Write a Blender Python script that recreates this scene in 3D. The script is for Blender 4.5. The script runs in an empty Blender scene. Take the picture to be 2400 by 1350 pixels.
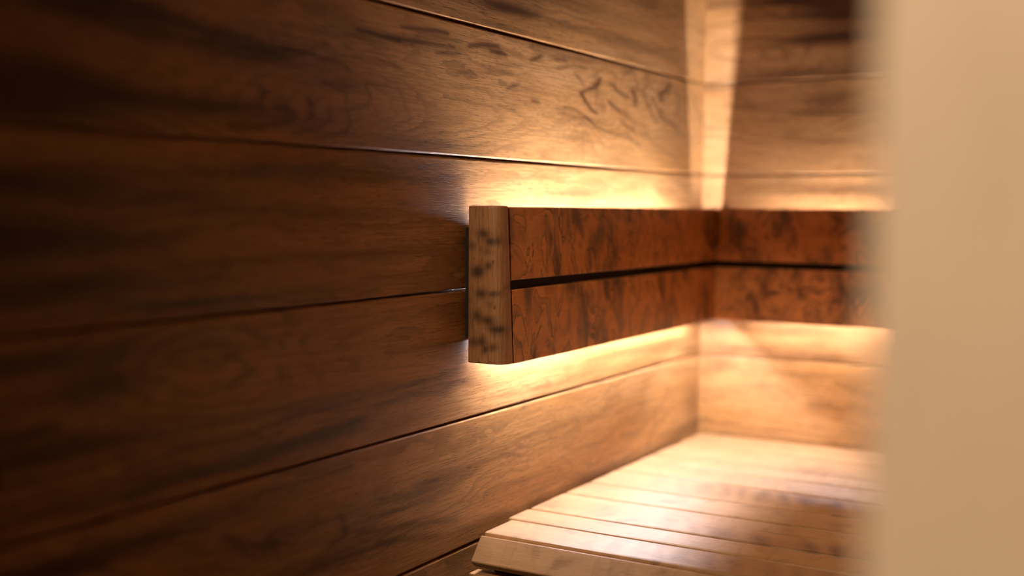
import bpy, math, random
from mathutils import Vector, Matrix

sc = bpy.context.scene
COL = sc.collection

# ------------------------------------------------------------------ camera
Z0 = 1.295                                   # eye height = top of the backrest
cam_d = bpy.data.cameras.new('camera')
cam = bpy.data.objects.new('camera', cam_d)
COL.objects.link(cam)
fw = Vector((-0.50439137, 0.86071378, -0.06900092))
rt = Vector((0.86248412, 0.50602879, 0.00748403))
up = Vector((-0.04135806, 0.05573732, 0.99758852))
M = Matrix((rt, up, -fw)).transposed().to_4x4()
M.translation = Vector((0.72515, -1.86622, Z0))
cam.matrix_world = M
cam_d.sensor_width = 36.0
cam_d.lens = 36.0 * 2758.126 / 2400.0
cam_d.clip_start = 0.02
cam_d.dof.use_dof = True
cam_d.dof.focus_distance = 1.335
cam_d.dof.aperture_fstop = 1.6
sc.camera = cam

# ------------------------------------------------------------------ world, exposure, lights
w = bpy.data.worlds.new('world')
sc.world = w
w.use_nodes = True
w.node_tree.nodes['Background'].inputs[0].default_value = (1.0, 0.72, 0.45, 1)
w.node_tree.nodes['Background'].inputs[1].default_value = 0.01
sc.view_settings.view_transform = 'Standard'
sc.view_settings.look = 'None'
sc.view_settings.exposure = 0.0
sc.view_settings.gamma = 1.0
sc.view_settings.use_curve_mapping = False
sc.cycles.use_adaptive_sampling = True
sc.cycles.adaptive_threshold = 0.025
sc.cycles.max_bounces = 8
sc.cycles.diffuse_bounces = 5
sc.cycles.glossy_bounces = 4
sc.cycles.sample_clamp_indirect = 6.0

LED_COLOR = (1.0, 0.98, 1.10)
LED_UP, LED_DOWN = 1120.0, 215.0          # behind the left backrest
LED_UP_BACK, LED_DOWN_BACK = 480.0, 150.0  # behind the back-wall backrest

# added fill light outside the cabin, unseen, lights post and cap through the doorway
sd = bpy.data.lights.new('lobby_fill', 'AREA')
sd.shape = 'DISK'
sd.size = 0.14
sd.energy = 29.0
sd.color = (1.0, 0.78, 0.52)
so = bpy.data.objects.new('lobby_fill', sd)
COL.objects.link(so)
so.location = (0.30, -2.50, 2.30)
so.rotation_euler = (Vector((0.35, -1.0, 1.25)) - Vector(so.location)).to_track_quat('-Z', 'Y').to_euler()

# ------------------------------------------------------------------ helpers
class NT:
    """tiny node helper"""
    def __init__(self, mat):
        mat.use_nodes = True
        self.t = mat.node_tree
        self.b = self.t.nodes['Principled BSDF']

    def n(self, typ, **kw):
        nd = self.t.nodes.new(typ)
        for k, v in kw.items():
            setattr(nd, k, v)
        return nd

    def link(self, a, b):
        self.t.links.new(a, b)

    def put(self, v, sock):
        if hasattr(v, 'is_output'):
            self.link(v, sock)
        else:
            sock.default_value = v

    def m(self, op, a, b=0.0, c=None, clamp=False):
        nd = self.n('ShaderNodeMath', operation=op, use_clamp=clamp)
        self.put(a, nd.inputs[0]); self.put(b, nd.inputs[1])
        if c is not None:
            self.put(c, nd.inputs[2])
        return nd.outputs[0]

    def xyz(self, x, y, z):
        nd = self.n('ShaderNodeCombineXYZ')
        for i, v in enumerate((x, y, z)):
            self.put(v, nd.inputs[i])
        return nd.outputs[0]

    def noise(self, vec, scale=1.0, detail=2.0, rough=0.5, dist=0.0):
        nd = self.n('ShaderNodeTexNoise')
        self.put(vec, nd.inputs['Vector'])
        nd.inputs['Scale'].default_value = scale
        nd.inputs['Detail'].default_value = detail
        nd.inputs['Roughness'].default_value = rough
        nd.inputs['Distortion'].default_value = dist
        return nd.outputs['Fac']

    def ramp(self, fac, stops, interp='LINEAR'):
        nd = self.n('ShaderNodeValToRGB')
        nd.color_ramp.interpolation = interp
        el = nd.color_ramp.elements
        while len(el) < len(stops):
            el.new(0.5)
        for e, (p, c) in zip(el, stops):
            e.position = p
            e.color = (c, c, c, 1) if isinstance(c, (int, float)) else (*c, 1)
        self.put(fac, nd.inputs[0])
        return nd.outputs[0]

    def mix(self, fac, a, b, blend='MIX'):
        nd = self.n('ShaderNodeMix', data_type='RGBA', blend_type=blend)
        self.put(fac, nd.inputs[0])
        self.put(a if hasattr(a, 'is_output') else (*a, 1), nd.inputs[6])
        self.put(b if hasattr(b, 'is_output') else (*b, 1), nd.inputs[7])
        return nd.outputs[2]


def wood(name, light, mid, dark, ring=(0.9, 9.0, 8.0, 24.0), ring_amt=0.6, stain=(2.2, 22.0, 0.55, 0.75), stain_amt=0.7,
         blotch=None, blotch_amt=0.0, streak_amt=0.35, pore_amt=0.5, rough=(0.36, 0.5), bump=0.25, spec=0.5, tone=0.25, lines=None):
    """board wood: wc = (metres along the board, metres across, board id)"""
    mat = bpy.data.materials.new(name)
    k = NT(mat)
    at = k.n('ShaderNodeAttribute', attribute_name='wc')
    sp = k.n('ShaderNodeSeparateXYZ')
    k.link(at.outputs['Vector'], sp.inputs[0])
    s, t, i = sp.outputs
    fig = k.n('ShaderNodeAttribute', attribute_name='fig').outputs['Fac']
    stn = k.n('ShaderNodeAttribute', attribute_name='stain').outputs['Fac']
    iz = k.m('MULTIPLY', i, 13.7)
    # growth rings: contour lines of a smooth stretched field
    fs, ft, amp, lin = ring
    n1 = k.noise(k.xyz(k.m('MULTIPLY', s, fs), k.m('MULTIPLY', t, ft), iz), 1.0, 1.5, 0.45)
    n1b = k.noise(k.xyz(k.m('MULTIPLY', s, 28.0), k.m('MULTIPLY', t, 90.0), iz), 1.0, 2.0, 0.5)
    n1c = k.noise(k.xyz(k.m('MULTIPLY', s, 9.0), k.m('MULTIPLY', t, 32.0), k.m('ADD', iz, 5.0)), 1.0, 2.0, 0.5, 0.6)
    F = k.m('ADD', k.m('MULTIPLY', n1, amp), k.m('MULTIPLY', t, lin))
    F = k.m('ADD', F, fig)
    F = k.m('ADD', F, k.m('MULTIPLY', n1b, 0.5))
    F = k.m('ADD', F, k.m('MULTIPLY', n1c, 2.2))
    fr = k.m('FRACT', F)
    rings = k.ramp(fr, [(0.0, 0.1), (0.45, 0.12), (0.80, 0.8), (0.92, 1.0), (1.0, 0.1)], 'EASE')
    rvar = k.noise(k.xyz(k.m('MULTIPLY', s, 5.0), k.m('MULTIPLY', t, 40.0), k.m('ADD', iz, 3.0)), 1.0, 2.0)
    rings = k.m('MULTIPLY', rings, k.ramp(rvar, [(0.32, 0.05), (0.62, 1.0)]))
    # long dark streaks
    ss, st, lo, hi = stain
    n2 = k.noise(k.xyz(k.m('MULTIPLY', s, ss), k.m('MULTIPLY', t, st), k.m('ADD', iz, 40.0)), 1.0, 3.0, 0.55, 0.4)
    sta = k.ramp(n2, [(lo, 0.0), (hi, 1.0)], 'EASE')
    sta = k.m('ADD', k.m('MULTIPLY', sta, stain_amt), stn, clamp=True)
    # fine streak and pores
    n3 = k.noise(k.xyz(k.m('MULTIPLY', s, 16.0), k.m('MULTIPLY', t, 520.0), iz), 1.0, 3.0, 0.65, 0.3)
    n4 = k.noise(k.xyz(k.m('MULTIPLY', s, 70.0), k.m('MULTIPLY', t, 900.0), k.m('ADD', iz, 9.0)), 1.0, 1.0, 0.5)
    pores = k.ramp(n4, [(0.57, 0.0), (0.68, 1.0)])
    pores = k.m('MULTIPLY', pores, k.ramp(n2, [(0.3, 0.35), (0.6, 1.0)]))
    # board tone
    n5 = k.noise(k.xyz(0.0, 0.0, k.m('MULTIPLY', i, 7.77)), 1.0, 0.0)
    n6 = k.noise(k.xyz(k.m('MULTIPLY', s, 3.0), k.m('MULTIPLY', t, 12.0), k.m('ADD', iz, 70.0)), 1.0, 2.0)
    base = k.mix(k.ramp(n6, [(0.3, 0.0), (0.7, 1.0)]), light, mid)
    base = k.mix(k.m('MULTIPLY', k.ramp(n5, [(0.3, 0.0), (0.7, 1.0)]), tone), base, dark)
    base = k.mix(k.m('MULTIPLY', rings, ring_amt), base, dark)
    base = k.mix(k.m('MULTIPLY', k.ramp(n3, [(0.44, 0.0), (0.60, 1.0)]), streak_amt), base, tuple(0.65 * a + 0.35 * b for a, b in zip(mid, dark)))
    if blotch:
        bs, bt, lo, hi = blotch
        n7 = k.noise(k.xyz(k.m('MULTIPLY', s, bs), k.m('MULTIPLY', t, bt), k.m('ADD', iz, 21.0)), 1.0, 2.0, 0.5, 0.8)
        base = k.mix(k.m('MULTIPLY', k.ramp(n7, [(lo, 0.0), (hi, 1.0)], 'EASE'), blotch_amt), base, dark)
    if lines:
        ls, lt, cnt, amt = lines
        n8 = k.noise(k.xyz(k.m('MULTIPLY', s, ls), k.m('MULTIPLY', t, lt), k.m('ADD', iz, 31.0)), 1.0, 2.5, 0.5, 1.2)
        f8 = k.m('FRACT', k.m('MULTIPLY', n8, cnt))
        l8 = k.ramp(f8, [(0.0, 0.0), (0.40, 0.08), (0.80, 0.50), (0.93, 1.0), (1.0, 0.0)])
        n9 = k.noise(k.xyz(k.m('MULTIPLY', s, 16.0), k.m('MULTIPLY', t, 10.0), k.m('ADD', iz, 55.0)), 1.0, 1.0)
        l8 = k.m('MULTIPLY', l8, k.ramp(n9, [(0.35, 0.45), (0.58, 1.0)]))
        base = k.mix(k.m('MULTIPLY', l8, amt), base, dark)
    base = k.mix(sta, base, dark)
    base = k.mix(k.m('MULTIPLY', pores, pore_amt), base, tuple(c * 0.5 for c in dark))
    k.link(base, k.b.inputs['Base Color'])
    rg = k.m('ADD', k.m('MULTIPLY', n3, rough[1] - rough[0]), rough[0])
    k.link(rg, k.b.inputs['Roughness'])
    k.b.inputs['Specular IOR Level'].default_value = spec
    h = k.m('SUBTRACT', k.m('MULTIPLY', n3, 0.6), pores)
    bp = k.n('ShaderNodeBump')
    bp.inputs['Strength'].default_value = bump
    bp.inputs['Distance'].default_value = 0.0006
    k.link(h, bp.inputs['Height'])
    k.link(bp.outputs[0], k.b.inputs['Normal'])
    return mat


def plain(name, col, rough=0.6, emit=None, strength=0.0):
    mat = bpy.data.materials.new(name)
    mat.use_nodes = True
    b = mat.node_tree.nodes['Principled BSDF']
    b.inputs['Base Color'].default_value = (*col, 1)
    b.inputs['Roughness'].default_value = rough
    if emit:
        b.inputs['Emission Color'].default_value = (*emit, 1)
        b.inputs['Emission Strength'].default_value = strength
    return mat


class MB:
    """collects boards (extruded cross-sections) into one mesh with wood coordinates"""
    def __init__(self):
        self.v, self.f, self.wc, self.fig, self.st = [], [], [], [], []

    def sweep(self, origin, S, T, N, stations, prof_at, bid, extra=None, t_off=0.0, s_off=0.0):
        """prof_at(i, s) -> closed list of (t, n); swept along S through the stations"""
        o, S, T, N = map(Vector, (origin, S, T, N))
        base = len(self.v)
        m = None
        for j, s in enumerate(stations):
            pr = prof_at(j, s)
            m = len(pr)
            for (t, n) in pr:
                self.v.append(o + S * s + T * t + N * n)
                self.wc.append((s + s_off, t + t_off + 0.35 * n, bid))
                a, b = extra(s, t) if extra else (0.0, 0.0)
                self.fig.append(a); self.st.append(b)
        flip = S.cross(T).dot(N) < 0
        def face(*q):
            self.f.append(tuple(reversed(q)) if flip else q)
        for j in range(len(stations) - 1):
            for q in range(m):
                a = base + j * m + q; b = base + j * m + (q + 1) % m
                face(a, b, b + m, a + m)
        face(*[base + q for q in reversed(range(m))])
        L = base + (len(stations) - 1) * m
        face(*[L + q for q in range(m)])

    def board(self, origin, S, T, N, length, width, thick, bid, bev=0.002, ds=None, dt=None, end=None, extra=None, t_off=0.0, s_off=0.0, back=0.0005):
        """board from origin (s=0, t=0, back face n=0); front face at n=thick"""
        end = bev if end is None else end
        def prof(b0, sh):
            tt = []
            n = max(1, int(round(width / dt))) if dt else 1
            w0, w1 = b0 + sh, width - b0 - sh
            top = [(w1 + (w0 - w1) * i / n, thick - sh) for i in range(n + 1)]
            q = 0.35
            rnd1 = [(width - sh - b0 * q * 0.8, thick - sh - b0 * q * 0.8)] if b0 > 0 else []
            rnd0 = [(sh + b0 * q * 0.8, thick - sh - b0 * q * 0.8)] if b0 > 0 else []
            return [(sh, back), (sh, thick - sh - b0)][:1] + [(width - sh, back), (width - sh, thick - sh - b0)] + rnd1 + top + rnd0 + [(sh, thick - sh - b0)]
        n = max(1, int(round(length / ds))) if ds else 1
        st = [length * i / n for i in range(n + 1)]
        st = [0.0, end * 0.4, end] + [s for s in st if end * 1.01 < s < length - end * 1.01] + [length - end, length - end * 0.4, length]
        def pa(j, s):
            d = min(s, length - s)
            sh = end * (1 - math.sqrt(max(0.0, 1 - (1 - min(1, d / end)) ** 2))) if end > 0 else 0
            return prof(bev, sh * 0.9)
        self.sweep(origin, S, T, N, st, pa, bid, extra, t_off, s_off)

    def box(self, lo, hi, bid=0):
        (x0, y0, z0), (x1, y1, z1) = lo, hi
        self.sweep((x0, y0, z0), (0, 0, 1), (1, 0, 0), (0, 1, 0), [0, z1 - z0],
                   lambda j, s: [(0, 0), (x1 - x0, 0), (x1 - x0, y1 - y0), (0, y1 - y0)], bid)

    def build(self, name, mat, parent=None, smooth=False):
        me = bpy.data.meshes.new(name)
        me.from_pydata([tuple(v) for v in self.v], [], self.f)
        a = me.attributes.new('wc', 'FLOAT_VECTOR', 'POINT')
        a.data.foreach_set('vector', [c for p in self.wc for c in p])
        a = me.attributes.new('fig', 'FLOAT', 'POINT'); a.data.foreach_set('value', self.fig)
        a = me.attributes.new('stain', 'FLOAT', 'POINT'); a.data.foreach_set('value', self.st)
        me.materials.append(mat)
        me.update()
        o = bpy.data.objects.new(name, me)
        COL.objects.link(o)
        if parent:
            o.parent = parent
            o.matrix_parent_inverse = Matrix.Translation(parent.location).inverted()
        return o


def thing(name, loc, label, cat, group=None):
    o = bpy.data.objects.new(name, None)
    o.empty_display_size = 0.1
    COL.objects.link(o)
    o.location = loc
    o['label'] = label
    o['category'] = cat
    if group:
        o['group'] = group
    return o


def structure(o):
    o['kind'] = 'structure'
    return o


# ------------------------------------------------------------------ materials
WALL = wood('wall_wood', (0.58, 0.312, 0.125), (0.46, 0.212, 0.060), (0.060, 0.021, 0.006), ring_amt=0.6, stain=(2.2, 26.0, 0.51, 0.74), streak_amt=0.85, pore_amt=0.6, rough=(0.32, 0.48), spec=0.36, tone=0.08)
REST = wood('quilted_wood', (0.74, 0.290, 0.080), (0.60, 0.205, 0.050), (0.050, 0.017, 0.005), ring_amt=0.15,
            stain=(24.0, 13.0, 0.46, 0.69), stain_amt=0.85, lines=(22.0, 15.0, 4.5, 1.0), pore_amt=0.2, streak_amt=0.2,
            rough=(0.34, 0.48), bump=0.15, tone=0.0)
CAPW = wood('cap_wood', (0.46, 0.215, 0.098), (0.32, 0.138, 0.055), (0.055, 0.024, 0.010), ring_amt=0.12,
            stain=(40.0, 60.0, 0.50, 0.80), stain_amt=0.5, pore_amt=0.35, streak_amt=0.6, rough=(0.38, 0.5), bump=0.3, tone=0.0)
BENCH = wood('bench_wood', (0.44, 0.25, 0.115), (0.35, 0.18, 0.072), (0.11, 0.042, 0.011), ring_amt=0.12,
             stain=(20.0, 22.0, 0.54, 0.74), stain_amt=0.5, lines=(26.0, 10.0, 2.0, 0.22), pore_amt=0.2, streak_amt=0.3, rough=(0.42, 0.55), bump=0.15, tone=0.1, spec=0.35)
POST = wood('post_wood', (0.71, 0.535, 0.41), (0.66, 0.495, 0.365), (0.44, 0.30, 0.20), ring_amt=0.2, stain_amt=0.1, pore_amt=0.1,
            rough=(0.45, 0.55), bump=0.1, tone=0.0)
DARKW = plain('dark_backing', (0.015, 0.008, 0.004), 0.8)
CEIL = wood('bounce_wood', (0.68, 0.46, 0.26), (0.60, 0.39, 0.21), (0.30, 0.16, 0.07), ring_amt=0.2, stain_amt=0.1, pore_amt=0.1, streak_amt=0.2)  # pale colour chosen for unseen ceiling and right wall to bounce light
FLOORM = wood('floor_wood', (0.20, 0.10, 0.045), (0.15, 0.07, 0.03), (0.05, 0.02, 0.008))
LEDU = plain('led_up', (0.9, 0.85, 0.75), 0.5, LED_COLOR, LED_UP)
LEDD = plain('led_down', (0.9, 0.85, 0.75), 0.5, LED_COLOR, LED_DOWN)
LEDU2 = plain('led_up_back', (0.9, 0.85, 0.75), 0.5, LED_COLOR, LED_UP_BACK)
LEDD2 = plain('led_down_back', (0.9, 0.85, 0.75), 0.5, LED_COLOR, LED_DOWN_BACK)

# ------------------------------------------------------------------ wall panelling
P = 0.15
ZA = Z0 + 0.2051
GAP = 0.0024
# figure bumps in the growth rings and dark stains, some with painted shade: (board, y, height in board, length, width, amount)
FIG = [
    (0, -1.00, 0.030, 0.16, 0.045, 5.0), (0, -0.92, 0.060, 0.10, 0.050, 3.0), (0, -0.38, 0.085, 0.050, 0.040, 3.5),
    (0, -0.43, 0.050, 0.040, 0.025, -2.0), (0, -0.30, 0.100, 0.030, 0.030, -2.5), (0, -0.12, 0.095, 0.090, 0.055, 6.0),
    (0, -0.24, 0.060, 0.040, 0.040, 2.5), (0, -0.66, 0.120, 0.08, 0.02, 1.6), (0, -0.72, 0.04, 0.10, 0.03, 2.0),
    (2, -1.14, 0.110, 0.10, 0.035, 3.5), (2, -1.02, 0.075, 0.14, 0.03, 2.0), (2, -0.60, 0.08, 0.2, 0.03, 2.0),
    (3, -1.00, 0.075, 0.16, 0.045, 4.0), (3, -0.78, 0.060, 0.10, 0.035, 2.5), (3, -0.35, 0.060, 0.22, 0.045, 3.5), (3, -0.55, 0.10, 0.1, 0.03, 2.0),
    (4, -0.60, 0.080, 0.30, 0.040, 4.0), (-1, -0.40, 0.090, 0.30, 0.04, 3.0),
]
STAIN_SHADE = [
    (1, -1.36, 0.060, 0.12, 0.060, 0.45), (0, -1.36, 0.060, 0.12, 0.060, 0.45), (2, -1.36, 0.080, 0.10, 0.060, 0.40), (1, -1.15, 0.095, 0.10, 0.010, 0.35),  # first three: shade painted over dark bands toward the dim left end
    (0, -0.800, 0.131, 0.035, 0.0035, 0.6), (0, -0.690, 0.129, 0.022, 0.0035, 0.6), (0, -0.663, 0.124, 0.012, 0.004, 0.75),
    (0, -0.573, 0.128, 0.012, 0.004, 0.6), (0, -0.632, 0.088, 0.012, 0.004, 0.35), (0, -0.580, 0.076, 0.008, 0.003, 0.4),
    (0, -0.645, 0.061, 0.015, 0.002, 0.3), (0, -0.405, 0.105, 0.012, 0.016, 0.5), (0, -0.385, 0.082, 0.012, 0.010, 0.45),
    (0, -0.31, 0.078, 0.012, 0.010, 0.45), (0, -0.27, 0.12, 0.02, 0.008, 0.4),
    (0, -0.86, 0.118, 0.08, 0.005, 0.45), (0, -1.09, 0.076, 0.13, 0.011, 0.7), (0, -1.15, 0.026, 0.14, 0.011, 0.75), (0, -1.30, 0.033, 0.09, 0.02, 0.7),
    (0, -1.25, 0.105, 0.12, 0.018, 0.55), (0, -0.96, 0.060, 0.05, 0.006, 0.5), (0, -1.31, 0.008, 0.12, 0.012, 0.6),
    (1, -1.30, 0.110, 0.16, 0.016, 0.75), (1, -1.32, 0.068, 0.15, 0.018, 0.75), (1, -1.25, 0.030, 0.16, 0.010, 0.6), (1, -0.98, 0.085, 0.14, 0.006, 0.45),
    (1, -0.95, 0.045, 0.20, 0.005, 0.45), (1, -1.10, 0.012, 0.22, 0.006, 0.55), (1, -0.86, 0.02, 0.09, 0.003, 0.4),
    (2, -1.25, 0.105, 0.05, 0.014, 0.75), (2, -1.30, 0.130, 0.16, 0.012, 0.7), (2, -1.28, 0.060, 0.10, 0.010, 0.55), (2, -0.98, 0.055, 0.20, 0.006, 0.5),
    (2, -1.10, 0.018, 0.25, 0.008, 0.75), (2, -0.88, 0.040, 0.14, 0.004, 0.45), (2, -0.78, 0.090, 0.10, 0.004, 0.4),
    (3, -1.05, 0.085, 0.05, 0.014, 0.55), (3, -1.20, 0.125, 0.16, 0.010, 0.6), (3, -0.93, 0.045, 0.08, 0.012, 0.55), (3, -0.80, 0.075, 0.04, 0.010, 0.4),
    (3, -0.62, 0.050, 0.10, 0.006, 0.4), (3, -0.030, 0.070, 0.040, 0.040, 0.55), (3, -0.22, 0.075, 0.06, 0.012, 0.3), (3, -0.70, 0.02, 0.08, 0.006, 0.4),
    (-1, -0.55, 0.060, 0.20, 0.012, 0.6), (-1, -0.30, 0.030, 0.20, 0.008, 0.5), (-1, -0.65, 0.030, 0.10, 0.006, 0.6), (-1, -0.35, 0.10, 0.2, 0.015, 0.6),
    (2, -0.03, 0.030, 0.030, 0.030, 0.25),
]

# darker growth-ring strokes: (board, amount, half width along, half width across, path of (y, height in board))
STROKES = [
    (0, 0.8, 0.0062, 0.0028, [(-0.393, 0.1204), (-0.404, 0.109), (-0.433, 0.1013), (-0.452, 0.0959), (-0.438, 0.0882), (-0.421, 0.0768), (-0.403, 0.0729)]),
    (0, 0.6, 0.007, 0.003, [(-0.359, 0.117), (-0.347, 0.1141), (-0.341, 0.1094), (-0.305, 0.103)]),
    (0, 0.7, 0.0063, 0.0027, [(-0.362, 0.0904), (-0.346, 0.085), (-0.327, 0.081)]),
    (0, 0.6, 0.0075, 0.0031, [(-0.286, 0.1128), (-0.276, 0.104), (-0.275, 0.0944)]),
    (0, 0.5, 0.0074, 0.0031, [(-0.307, 0.1367), (-0.284, 0.1458)]),
    (0, 0.42, 0.0055, 0.0024, [(-0.495, 0.0738), (-0.463, 0.0725), (-0.435, 0.0656), (-0.403, 0.0536), (-0.367, 0.0492), (-0.323, 0.0463), (-0.29, 0.0439), (-0.257, 0.0359)]),
    (0, 0.5, 0.0073, 0.0031, [(-0.317, 0.0642), (-0.301, 0.0598), (-0.281, 0.0582)]),
    (0, 0.7, 0.0098, 0.0039, [(-0.149, 0.1349), (-0.16, 0.1237), (-0.186, 0.1172), (-0.178, 0.1092)]),
    (0, 0.5, 0.0084, 0.0033, [(-0.181, 0.0931), (-0.181, 0.083), (-0.158, 0.0787), (-0.112, 0.0683)]),
    (0, 0.45, 0.0064, 0.0026, [(-0.246, 0.1121), (-0.231, 0.0993), (-0.213, 0.0836), (-0.195, 0.0734)]),
    (0, 0.35, 0.0065, 0.0026, [(-0.218, 0.1088), (-0.196, 0.0963), (-0.188, 0.0882)]),
    (0, 0.32, 0.007, 0.0027, [(-0.114, 0.1262), (-0.11, 0.1117), (-0.113, 0.0966)]),
    (0, 0.38, 0.0072, 0.0027, [(-0.079, 0.1233), (-0.078, 0.1082), (-0.065, 0.0985)]),
    (0, 0.32, 0.0075, 0.0028, [(-0.046, 0.126), (-0.041, 0.1079), (-0.015, 0.0912)]),
    (0, 0.35, 0.006, 0.0025, [(-0.305, 0.0772), (-0.275, 0.0669), (-0.237, 0.0651)]),
    (0, 0.28, 0.0067, 0.0026, [(-0.243, 0.0534), (-0.208, 0.0426), (-0.167, 0.0315), (-0.118, 0.0232)]),
    (0, 0.4, 0.005, 0.0023, [(-0.469, 0.1205), (-0.447, 0.1101)]),
    (0, 0.5, 0.0049, 0.0022, [(-0.517, 0.1218), (-0.472, 0.1301), (-0.436, 0.1301)]),
    (0, 0.4, 0.0048, 0.0022, [(-0.52, 0.1323), (-0.494, 0.1339)]),
    (0, 0.32, 0.0045, 0.002, [(-0.465, 0.0435), (-0.425, 0.0407)]),
    (0, 0.4, 0.0063, 0.0025, [(-0.24, 0.142), (-0.225, 0.1307), (-0.249, 0.1174)]),
    (0, 0.5, 0.0031, 0.002, [(-1.043, 0.0855), (-1.017, 0.0858), (-0.985, 0.0822), (-0.956, 0.0807), (-0.947, 0.076)]),
    (0, 0.38, 0.0033, 0.0021, [(-0.985, 0.0601), (-0.962, 0.0558), (-0.95, 0.0511), (-0.951, 0.0444)]),
    (0, 0.4, 0.0035, 0.0021, [(-0.919, 0.0615), (-0.912, 0.0523), (-0.917, 0.0432), (-0.953, 0.0358)]),
    (0, 0.42, 0.0033, 0.0021, [(-0.948, 0.0342), (-0.944, 0.024), (-0.953, 0.014), (-0.997, 0.0069)]),
    (0, 0.42, 0.0031, 0.002, [(-0.974, 0.037), (-0.977, 0.0247), (-0.994, 0.0162), (-1.029, 0.0088)]),
    (0, 0.35, 0.0031, 0.002, [(-1.003, 0.0321), (-1.003, 0.0249), (-1.018, 0.0175)]),
    (0, 0.55, 0.0041, 0.0027, [(-1.054, 0.0328), (-1.029, 0.0285), (-1.025, 0.0252), (-1.036, 0.0191), (-1.074, 0.0123), (-1.111, 0.0109)]),
    (0, 0.5, 0.0033, 0.0023, [(-1.072, 0.0478), (-1.064, 0.0433), (-1.069, 0.0394)]),
    (0, 0.4, 0.0029, 0.0019, [(-1.05, 0.0392), (-1.041, 0.0426)]),
    (0, 0.55, 0.0037, 0.0024, [(-1.009, 0.0425), (-1.001, 0.0368)]),
    (0, 0.5, 0.0041, 0.0029, [(-1.151, 0.0214), (-1.111, 0.0268), (-1.084, 0.0305)]),
    (0, 0.5, 0.0025, 0.0016, [(-0.987, 0.0976), (-0.978, 0.0968)]),
    (0, 0.55, 0.0027, 0.0016, [(-0.953, 0.098), (-0.945, 0.098)]),
    (0, 0.6, 0.0032, 0.0019, [(-0.934, 0.1173), (-0.897, 0.1153), (-0.862, 0.1138)]),
    (0, 0.4, 0.003, 0.0018, [(-0.899, 0.0907), (-0.86, 0.0859)]),
    (0, 0.38, 0.0029, 0.0017, [(-0.919, 0.0654), (-0.883, 0.0667)]),
    (0, 0.7, 0.0041, 0.0023, [(-0.858, 0.129), (-0.823, 0.1302), (-0.796, 0.1337), (-0.773, 0.1332)]),
    (0, 0.6, 0.004, 0.0023, [(-0.89, 0.1151), (-0.852, 0.1164), (-0.809, 0.1184), (-0.76, 0.1196)]),
    (0, 0.45, 0.0038, 0.0021, [(-0.833, 0.1245), (-0.78, 0.1254), (-0.745, 0.1273)]),
    (0, 0.8, 0.0056, 0.0029, [(-0.727, 0.1247), (-0.699, 0.1304), (-0.666, 0.132)]),
    (0, 0.8, 0.0059, 0.003, [(-0.68, 0.1253), (-0.661, 0.1263), (-0.648, 0.1239)]),
    (0, 0.6, 0.0055, 0.0026, [(-0.586, 0.1244), (-0.561, 0.1324)]),
    (0, 0.45, 0.0052, 0.0026, [(-0.643, 0.0851), (-0.617, 0.0925)]),
    (0, 0.5, 0.0044, 0.0021, [(-0.58, 0.0748), (-0.566, 0.0739)]),
    (0, 0.38, 0.0031, 0.0015, [(-0.665, 0.063), (-0.624, 0.0596)]),
    (0, 0.5, 0.0044, 0.0024, [(-0.794, 0.1098), (-0.749, 0.1137)]),
    (0, 0.38, 0.0042, 0.0021, [(-0.668, 0.1104), (-0.61, 0.1153)]),
    (0, 0.32, 0.0051, 0.0025, [(-0.749, 0.0935), (-0.635, 0.1037)]),
    (2, 0.45, 0.0049, 0.0032, [(-1.227, 0.034), (-1.166, 0.0401), (-1.097, 0.0384), (-1.019, 0.0474), (-0.946, 0.0481), (-0.83, 0.0526), (-0.754, 0.0584)]),
    (2, 0.6, 0.0054, 0.0038, [(-1.228, 0.0109), (-1.166, 0.0173), (-1.097, 0.0125), (-1.033, 0.0204), (-0.931, 0.0283)]),
    (2, 0.3, 0.0038, 0.0027, [(-1.1, 0.1399), (-1.083, 0.1299), (-1.066, 0.1231)]),
    (2, 0.3, 0.0044, 0.0031, [(-1.143, 0.1089), (-1.106, 0.1115), (-1.086, 0.0974), (-1.115, 0.0856)]),
    (3, 0.4, 0.005, 0.0033, [(-1.073, 0.1348), (-1.006, 0.1321), (-0.943, 0.1334)]),
    (3, 0.5, 0.0065, 0.0046, [(-1.122, 0.1041), (-1.098, 0.0913), (-1.058, 0.0795)]),
    (3, 0.4, 0.0061, 0.0039, [(-0.977, 0.0612), (-0.953, 0.067), (-0.962, 0.0886)]),
    (3, 0.45, 0.0072, 0.0042, [(-0.931, 0.0617), (-0.836, 0.0496), (-0.752, 0.0345)]),
    (3, 0.4, 0.0068, 0.0039, [(-0.899, 0.0437), (-0.792, 0.026)]),
    (3, 0.3, 0.0051, 0.0029, [(-0.837, 0.092), (-0.792, 0.0895)]),
    (2, 0.3, 0.0033, 0.0019, [(-0.899, 0.0474), (-0.808, 0.0455), (-0.737, 0.0453)]),
]

# back wall: (board, x, height in board, length, width, amount)
FIG_BACK = [(-1, 0.12, 0.03, 0.05, 0.03, 2.0), (0, 0.16, 0.08, 0.10, 0.05, 2.0)]
STAIN_BACK = [
    (-1, 0.20, 0.120, 0.085, 0.022, 0.8), (-1, 0.185, 0.061, 0.075, 0.009, 0.9), (-1, 0.22, 0.09, 0.09, 0.03, 0.45), (-1, 0.30, 0.06, 0.10, 0.06, 0.6),
    (-1, 0.145, 0.025, 0.004, 0.012, 0.6), (0, 0.21, 0.118, 0.05, 0.018, 0.5), (0, 0.15, 0.062, 0.02, 0.008, 0.3), (0, 0.20, 0.05, 0.04, 0.008, 0.3),
    (0, 0.16, 0.09, 0.10, 0.05, 0.25), (0, 0.33, 0.08, 0.10, 0.06, 0.4), (-2, 0.2, 0.05, 0.2, 0.05, 0.6),
]

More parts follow.
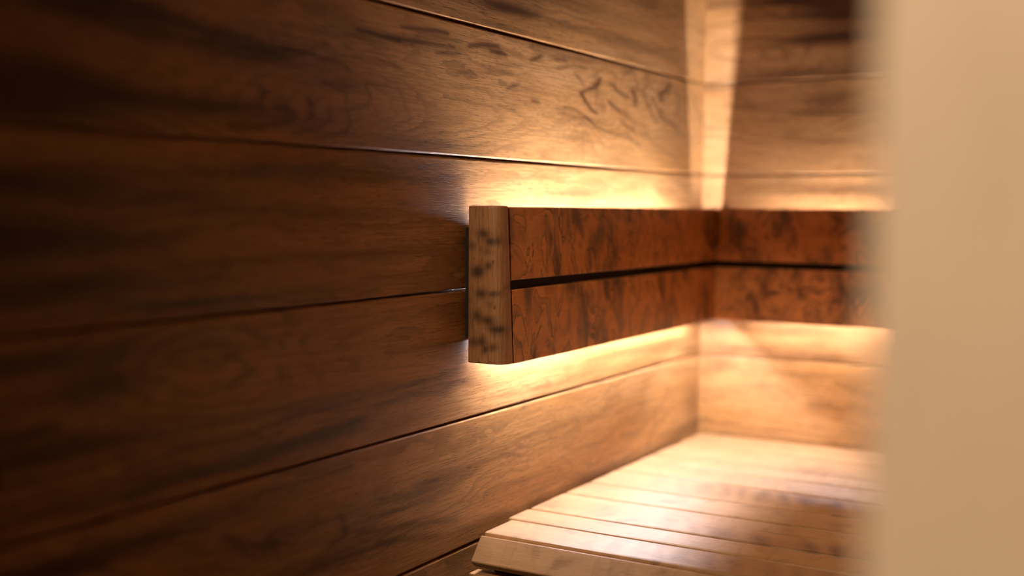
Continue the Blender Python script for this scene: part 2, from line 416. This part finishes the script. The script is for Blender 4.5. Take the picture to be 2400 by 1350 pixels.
def wall_extra(k, figs, stains, strokes=()):
    fg = [b for b in figs if b[0] == k]
    sn = [b for b in stains if b[0] == k]
    segs = []
    for (kk, amt, rs, rt, path) in strokes:
        if kk != k:
            continue
        for q in range(len(path) - 1):
            (s0, t0), (s1, t1) = path[q], path[q + 1]
            segs.append((min(s0, s1) - 2.5 * rs, max(s0, s1) + 2.5 * rs, min(t0, t1) - 2.5 * rt, max(t0, t1) + 2.5 * rt,
                         s0 / rs, t0 / rt, (s1 - s0) / rs, (t1 - t0) / rt, rs, rt, amt))
    def ex(s, t):
        a = sum(b[5] * math.exp(-((s - b[1]) / b[3]) ** 2 - ((t - b[2]) / b[4]) ** 2) for b in fg)
        c = sum(b[5] * math.exp(-((s - b[1]) / b[3]) ** 2 - ((t - b[2]) / b[4]) ** 2) for b in sn)
        m = 0.0
        for (sa, sb, ta, tb, u0, v0, du, dv, rs, rt, amt) in segs:
            if sa < s < sb and ta < t < tb:
                u, v = s / rs - u0, t / rt - v0
                h = max(0.0, min(1.0, (u * du + v * dv) / (du * du + dv * dv)))
                d2 = (u - du * h) ** 2 + (v - dv * h) ** 2
                m = max(m, min(0.9, 1.3 * amt) * math.exp(-d2))
        return a, min(1.0, c + m * (1 - min(1.0, c)))
    return ex

YF = -1.62
mb = MB()
for k in range(-4, 10):
    fine = -2 <= k <= 5
    ex = wall_extra(k, FIG, STAIN_SHADE, STROKES)
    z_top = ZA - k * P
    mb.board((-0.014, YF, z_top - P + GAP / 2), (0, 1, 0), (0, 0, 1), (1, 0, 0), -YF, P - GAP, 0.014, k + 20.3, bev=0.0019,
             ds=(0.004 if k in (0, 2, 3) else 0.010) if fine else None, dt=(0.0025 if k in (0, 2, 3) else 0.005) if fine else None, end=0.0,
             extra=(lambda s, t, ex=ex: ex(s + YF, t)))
mb.box((-0.05, YF, 0.0), (-0.0137, 0.05, ZA + 4 * P))
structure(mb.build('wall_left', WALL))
mb = MB()
for k in range(-4, 10):
    z_top = ZA - k * P
    ex = wall_extra(k, FIG_BACK, STAIN_BACK)
    mb.board((0.0, 0.014, z_top - P + GAP / 2), (1, 0, 0), (0, 0, 1), (0, -1, 0), 2.0, P - GAP, 0.014, k + 50.7, bev=0.0019,
             ds=0.01, dt=0.0075, end=0.0, extra=ex)
mb.box((-0.0137, 0.0137, 0.0), (2.0, 0.05, ZA + 4 * P))
structure(mb.build('wall_back', WALL))
mb = MB()
for k in range(-4, 10):
    z_top = ZA - k * P
    mb.board((2.014, 0.0, z_top - P + GAP / 2), (0, -1, 0), (0, 0, 1), (-1, 0, 0), 1.5, P - GAP, 0.014, k + 80.1, bev=0.0016, end=0.0)
structure(mb.build('wall_right', CEIL))
mb = MB()                                     # unseen doorway wall: jamb and lintel added to shade the cabin, wall beyond post
mb.box((0.0005, -1.53, 0.0), (0.125, -1.49, 1.84), 3)
mb.box((0.728, -1.50, 0.0), (2.0, -1.46, 1.84), 3)
mb.box((0.0005, -1.53, 1.84), (2.0, -1.46, ZA + 4 * P), 4)
structure(mb.build('wall_front', WALL))
mb = MB()
mb.box((-0.05, -2.7, -0.03), (2.05, 0.05, 0.0), 5)
structure(mb.build('floor', FLOORM))
mb = MB()
for j in range(14):
    mb.board((0.0, -j * 0.107, ZA + 4 * P + 0.014), (1, 0, 0), (0, -1, 0), (0, 0, -1), 2.0, 0.105, 0.014, 120 + j, bev=0.0016, end=0.0)
structure(mb.build('ceiling', CEIL))

# ------------------------------------------------------------------ backrests
def backrest(left):
    """left: along wall_left (ends in the cap); else along wall_back.  Local frame: s from the free end / corner, n away from the wall."""
    if left:
        root = thing('backrest', (0.03, -0.40, Z0 - 0.09),
                     'reddish two-slat wooden backrest on the left wall, ending in the mottled upright cap', 'backrest')
        S, N = Vector((0, 1, 0)), Vector((1, 0, 0))
        o = Vector((0, -0.7148, Z0))
        length = 0.7148 - 0.004
        tilt0, tilt1 = 0.0455, 0.0545
    else:
        root = thing('backrest', (0.75, -0.03, Z0 - 0.09),
                     'darker two-slat wooden backrest on the back wall, running behind the blurred post', 'backrest')
        S, N = Vector((1, 0, 0)), Vector((0, -1, 0))
        o = Vector((0.049, 0, Z0))
        length = 1.40
        tilt0, tilt1 = 0.060, 0.078
    Dn = (Vector((0, 0, -0.178)) + N * (tilt1 - tilt0)).normalized()    # down the slope
    Nn = N - Dn * N.dot(Dn); Nn.normalize()
    th = 0.012
    org = o + N * tilt0 - Nn * th
    for idx, (d0, wd) in enumerate(((0.0005, 0.0835), (0.0945, 0.0845))):
        b = MB()
        b.board(org + Dn * d0, S, Dn, Nn, length, wd, th, (3.3 if left else 8.1) + idx * 1.7, bev=0.0016, ds=0.03, dt=0.02, end=0.0012)
        b.build('slat', REST, root)
    # batten with the light strips on its top and bottom edge
    zt, zb = -0.100, (-0.155 if left else -0.150)
    s0 = 0.004 if left else 0.014
    b = MB()
    b.board(o + S * s0 + N * 0.001 + Vector((0, 0, zb)), S, (0, 0, 1), N, length - (0.008 if left else 0.03), zt - zb, (0.0368 if left else 0.0560), 1.0, bev=0.001)
    b.build('batten', DARKW, root)
    b = MB()                                    # added baffle on the batten, blocks strip light at the slot between slats
    s1 = 0.004 if left else 0.0036
    b.board(o + S * s1 + N * (0.0355 if left else 0.0540) + Vector((0, 0, zt + 0.0004)), S, (0, 0, 1), N, length - 0.008, 0.028, 0.0018, 1.0, bev=0.0)
    b.build('slot_baffle', DARKW, root)
    if not left:                                # added unseen plate, stops strip light leaking at the corner with the left backrest
        b = MB()
        b.box((0.0508, -0.0575, Z0 - 0.160), (0.0525, -0.0005, Z0 - 0.002))
        b.build('channel_baffle', DARKW, root)
    for nm, z, n0, m in (('light_strip', zt + 0.0003, 0.0240 if left else 0.034, LEDU if left else LEDU2), ('light_strip', zb - 0.0023, 0.012 if left else 0.021, LEDD if left else LEDD2)):
        b = MB()
        up = m in (LEDU, LEDU2)
        st = (0.040 if up else 0.020) if left else (0.075 if up else 0.03)
        b.board(o + S * st + N * n0 + Vector((0, 0, z)), S, N, (0, 0, 1), length - st - ((0.15 if up else 0.06) if left else 0.02), 0.006 if up else 0.010, 0.002, 0, bev=0.0)
        b.build(nm, m, root)
    return root

rest_left = backrest(True)
rest_back = backrest(False)

# upright end cap: 20 mm board with a rounded front corner, leaning with the slats
b = MB()
H = 0.1795
gap = 0.006
CAP_STAIN = [(0.148, 0.0260, 0.0045, 0.008, 0.7), (0.139, 0.0370, 0.004, 0.008, 0.75), (0.134, 0.0110, 0.004, 0.005, 0.5), (0.105, 0.0190, 0.006, 0.008, 0.85),
             (0.112, 0.0330, 0.004, 0.005, 0.6), (0.128, 0.0300, 0.004, 0.006, 0.4), (0.080, 0.0230, 0.005, 0.007, 0.7), (0.080, 0.0400, 0.003, 0.007, 0.5),
             (0.055, 0.0180, 0.006, 0.006, 0.6), (0.050, 0.0330, 0.005, 0.009, 0.7), (0.040, 0.0420, 0.004, 0.008, 0.7), (0.026, 0.0250, 0.005, 0.006, 0.6),
             (0.024, 0.0130, 0.005, 0.006, 0.55), (0.020, 0.0400, 0.004, 0.006, 0.55), (0.016, 0.0290, 0.004, 0.004, 0.6), (0.068, 0.0350, 0.005, 0.006, 0.35),
             (0.1195, 0.0130, 0.0012, 0.0008, 0.9), (0.1165, 0.0390, 0.0012, 0.0008, 0.9), (0.0650, 0.0415, 0.0012, 0.0008, 0.9)]
def cap_extra(s, t):
    return 0.0, min(0.95, sum(1.35 * b[4] * math.exp(-((s - b[0]) / (1.25 * b[2])) ** 2 - ((t - b[1]) / (1.15 * b[3])) ** 2) for b in CAP_STAIN))
def cap_prof(j, s):
    z = s                                     # 0 bottom .. H top
    front = 0.0545 - (0.0545 - 0.0465) * z / H
    e = min(z, H - z)
    r_e = 0.002
    sh = r_e - math.sqrt(max(0, r_e ** 2 - (r_e - min(e, r_e)) ** 2))
    y0, y1 = -0.738 + sh, -0.7178 - sh * 0.3
    x0, x1 = gap + sh, front - sh
    r = 0.0125
    pts = [(x0, y1), (x0, y0 + 0.0015), (x0 + 0.0015, y0)]
    pts = []
    pts += [(x0, y1), (x0, y0 + 0.0015), (x0 + 0.0004, y0 + 0.0004), (x0 + 0.0015, y0)]
    pts += [(x0 + 0.0015 + (x1 - r - x0 - 0.0015) * q / 14, y0) for q in range(1, 14)]
    for a in range(0, 9):
        th = math.radians(-90 + a * 90 / 8)
        pts.append((x1 - r + r * math.cos(th), y0 + r * 1.2 + r * 1.2 * math.sin(th)))
    pts += [(x1, y1 - 0.001), (x1 - 0.001, y1)]
    return pts
zs = [0, 0.0006, 0.0013, 0.002] + [0.002 + (H - 0.004) * i / 90 for i in range(1, 90)] + [H - 0.002, H - 0.0013, H - 0.0006, H]
b.sweep((0, 0, Z0 - 0.1785), (0, 0, 1), (1, 0, 0), (0, 1, 0), zs, cap_prof, 4.2, cap_extra)
cap = b.build('end_cap', CAPW, rest_left)
b = MB()                                       # block that holds the cap off the wall
b.box((0.0005, -0.7345, Z0 - 0.150), (0.0065, -0.7185, Z0 - 0.024))
b.build('spacer', DARKW, rest_left)
b = MB()                                       # added strip, blocks light leaking through the joint between cap and slats
b.box((0.0120, -0.7176, Z0 - 0.174), (0.0335, -0.7124, Z0 - 0.010))
b.build('joint_baffle', DARKW, rest_left)
cap['label'] = 'mottled paler upright end cap with rounded corner'

# ------------------------------------------------------------------ bench
BZ = Z0 - 0.379
bench = thing('sauna_bench', (1.0, -0.37, 0.0),
              'pale slatted wooden bench in the corner, brightly lit under the backrests', 'bench')
edges = [0.716, 0.6465, 0.592, 0.4955, 0.4245, 0.337, 0.262, 0.205, 0.112, 0.055, 0.004]
# curly dark figure of each slat: strength, centre x, reach, centre across, reach, wave pitch
CURL = [(0.50, 0.35, 0.22, 0.03, 0.05, 0.030), (0.10, 0.3, 0.2, 0.02, 0.05, 0.04), (1.0, 0.36, 0.17, 0.014, 0.028, 0.042), (0.12, 0.3, 0.1, 0.03, 0.04, 0.05),
        (0.9, 0.30, 0.17, 0.055, 0.034, 0.030), (0.2, 0.5, 0.2, 0.03, 0.04, 0.03), (0.1, 0.5, 0.2, 0.03, 0.04, 0.03), (0.2, 0.6, 0.2, 0.03, 0.04, 0.03),
        (0.2, 0.5, 0.2, 0.03, 0.04, 0.03), (0.1, 0.5, 0.2, 0.03, 0.04, 0.03)]
for j in range(len(edges) - 1):
    y0, y1 = -edges[j], -edges[j + 1]
    g = 0.0045
    x0 = 0.0150 if j == 0 else 0.0065
    b = MB()
    amp, x_c, x_w, t_c, t_w, pitch = CURL[j]
    def curl(s, t, amp=amp, x_c=x_c, x_w=x_w, t_c=t_c, t_w=t_w, pitch=pitch):
        wv = 0.5 + 0.5 * math.sin(2 * math.pi * (s / pitch + t * 9.0) + 1.3 * math.sin(s * 31.0) + 0.8 * math.sin(s * 83.0 + t * 60.0))
        return 0.0, amp * (0.25 + 0.75 * wv) * math.exp(-((s - x_c) / x_w) ** 2 - ((t - t_c) / t_w) ** 2)
    b.board((x0, y0, BZ - 0.026), (1, 0, 0), (0, 1, 0), (0, 0, 1), 1.985 - x0, y1 - y0 - g, 0.026, 11.3 + j * 2.31, bev=0.003,
            ds=0.004, dt=0.004, end=0.003, extra=curl)
    b.build('slat', BENCH, bench)
# sloping nosing board and the apron under it
nT = Vector((0, -0.0240, -0.0270)).normalized()
nN = Vector((0, nT.z, -nT.y))
b = MB()
b.board(Vector((0.0165, -0.7240, BZ - 0.0015)) - nN * 0.012, (1, 0, 0), nT, nN, 1.966, 0.0345, 0.012, 41.7, bev=0.0016, ds=0.04, dt=0.02, end=0.0015)
nose = b.build('nosing', BENCH, bench)
b = MB()
b.board((0.0070, -0.7160, BZ - 0.0450), (1, 0, 0), (0, 0, -1), (0, -1, 0), 1.97, 0.085, 0.02, 43.9, bev=0.002, ds=0.04, dt=0.02)
b.build('apron', WALL, bench)
for x in (0.02, 0.65, 1.30, 1.93):
    b = MB()
    b.board((x, -0.70, BZ - 0.0265), (0, 1, 0), (0, 0, -1), (1, 0, 0), 0.69, 0.09, 0.045, 60 + x, bev=0.002)
    b.build('bearer', DARKW, bench)
for x in (0.05, 1.90):
    for y in (-0.68, -0.10):
        b = MB()
        b.board((x, y, 0.0), (0, 0, 1), (0, 1, 0), (1, 0, 0), BZ - 0.117, 0.06, 0.045, 70 + x, bev=0.002)
        b.build('leg', WALL, bench)

# ------------------------------------------------------------------ door post in the near foreground
b = MB()
b.board((0.6366, -1.455, 0.0), (0, 0, 1), (1, 0, 0), (0, -1, 0), 1.8385, 0.090, 0.045, 2.2, bev=0.004, ds=0.1, dt=0.02)
post = b.build('door_post', POST)
post['label'] = 'pale tan upright door post, blurred in the near right foreground'
post['category'] = 'post'
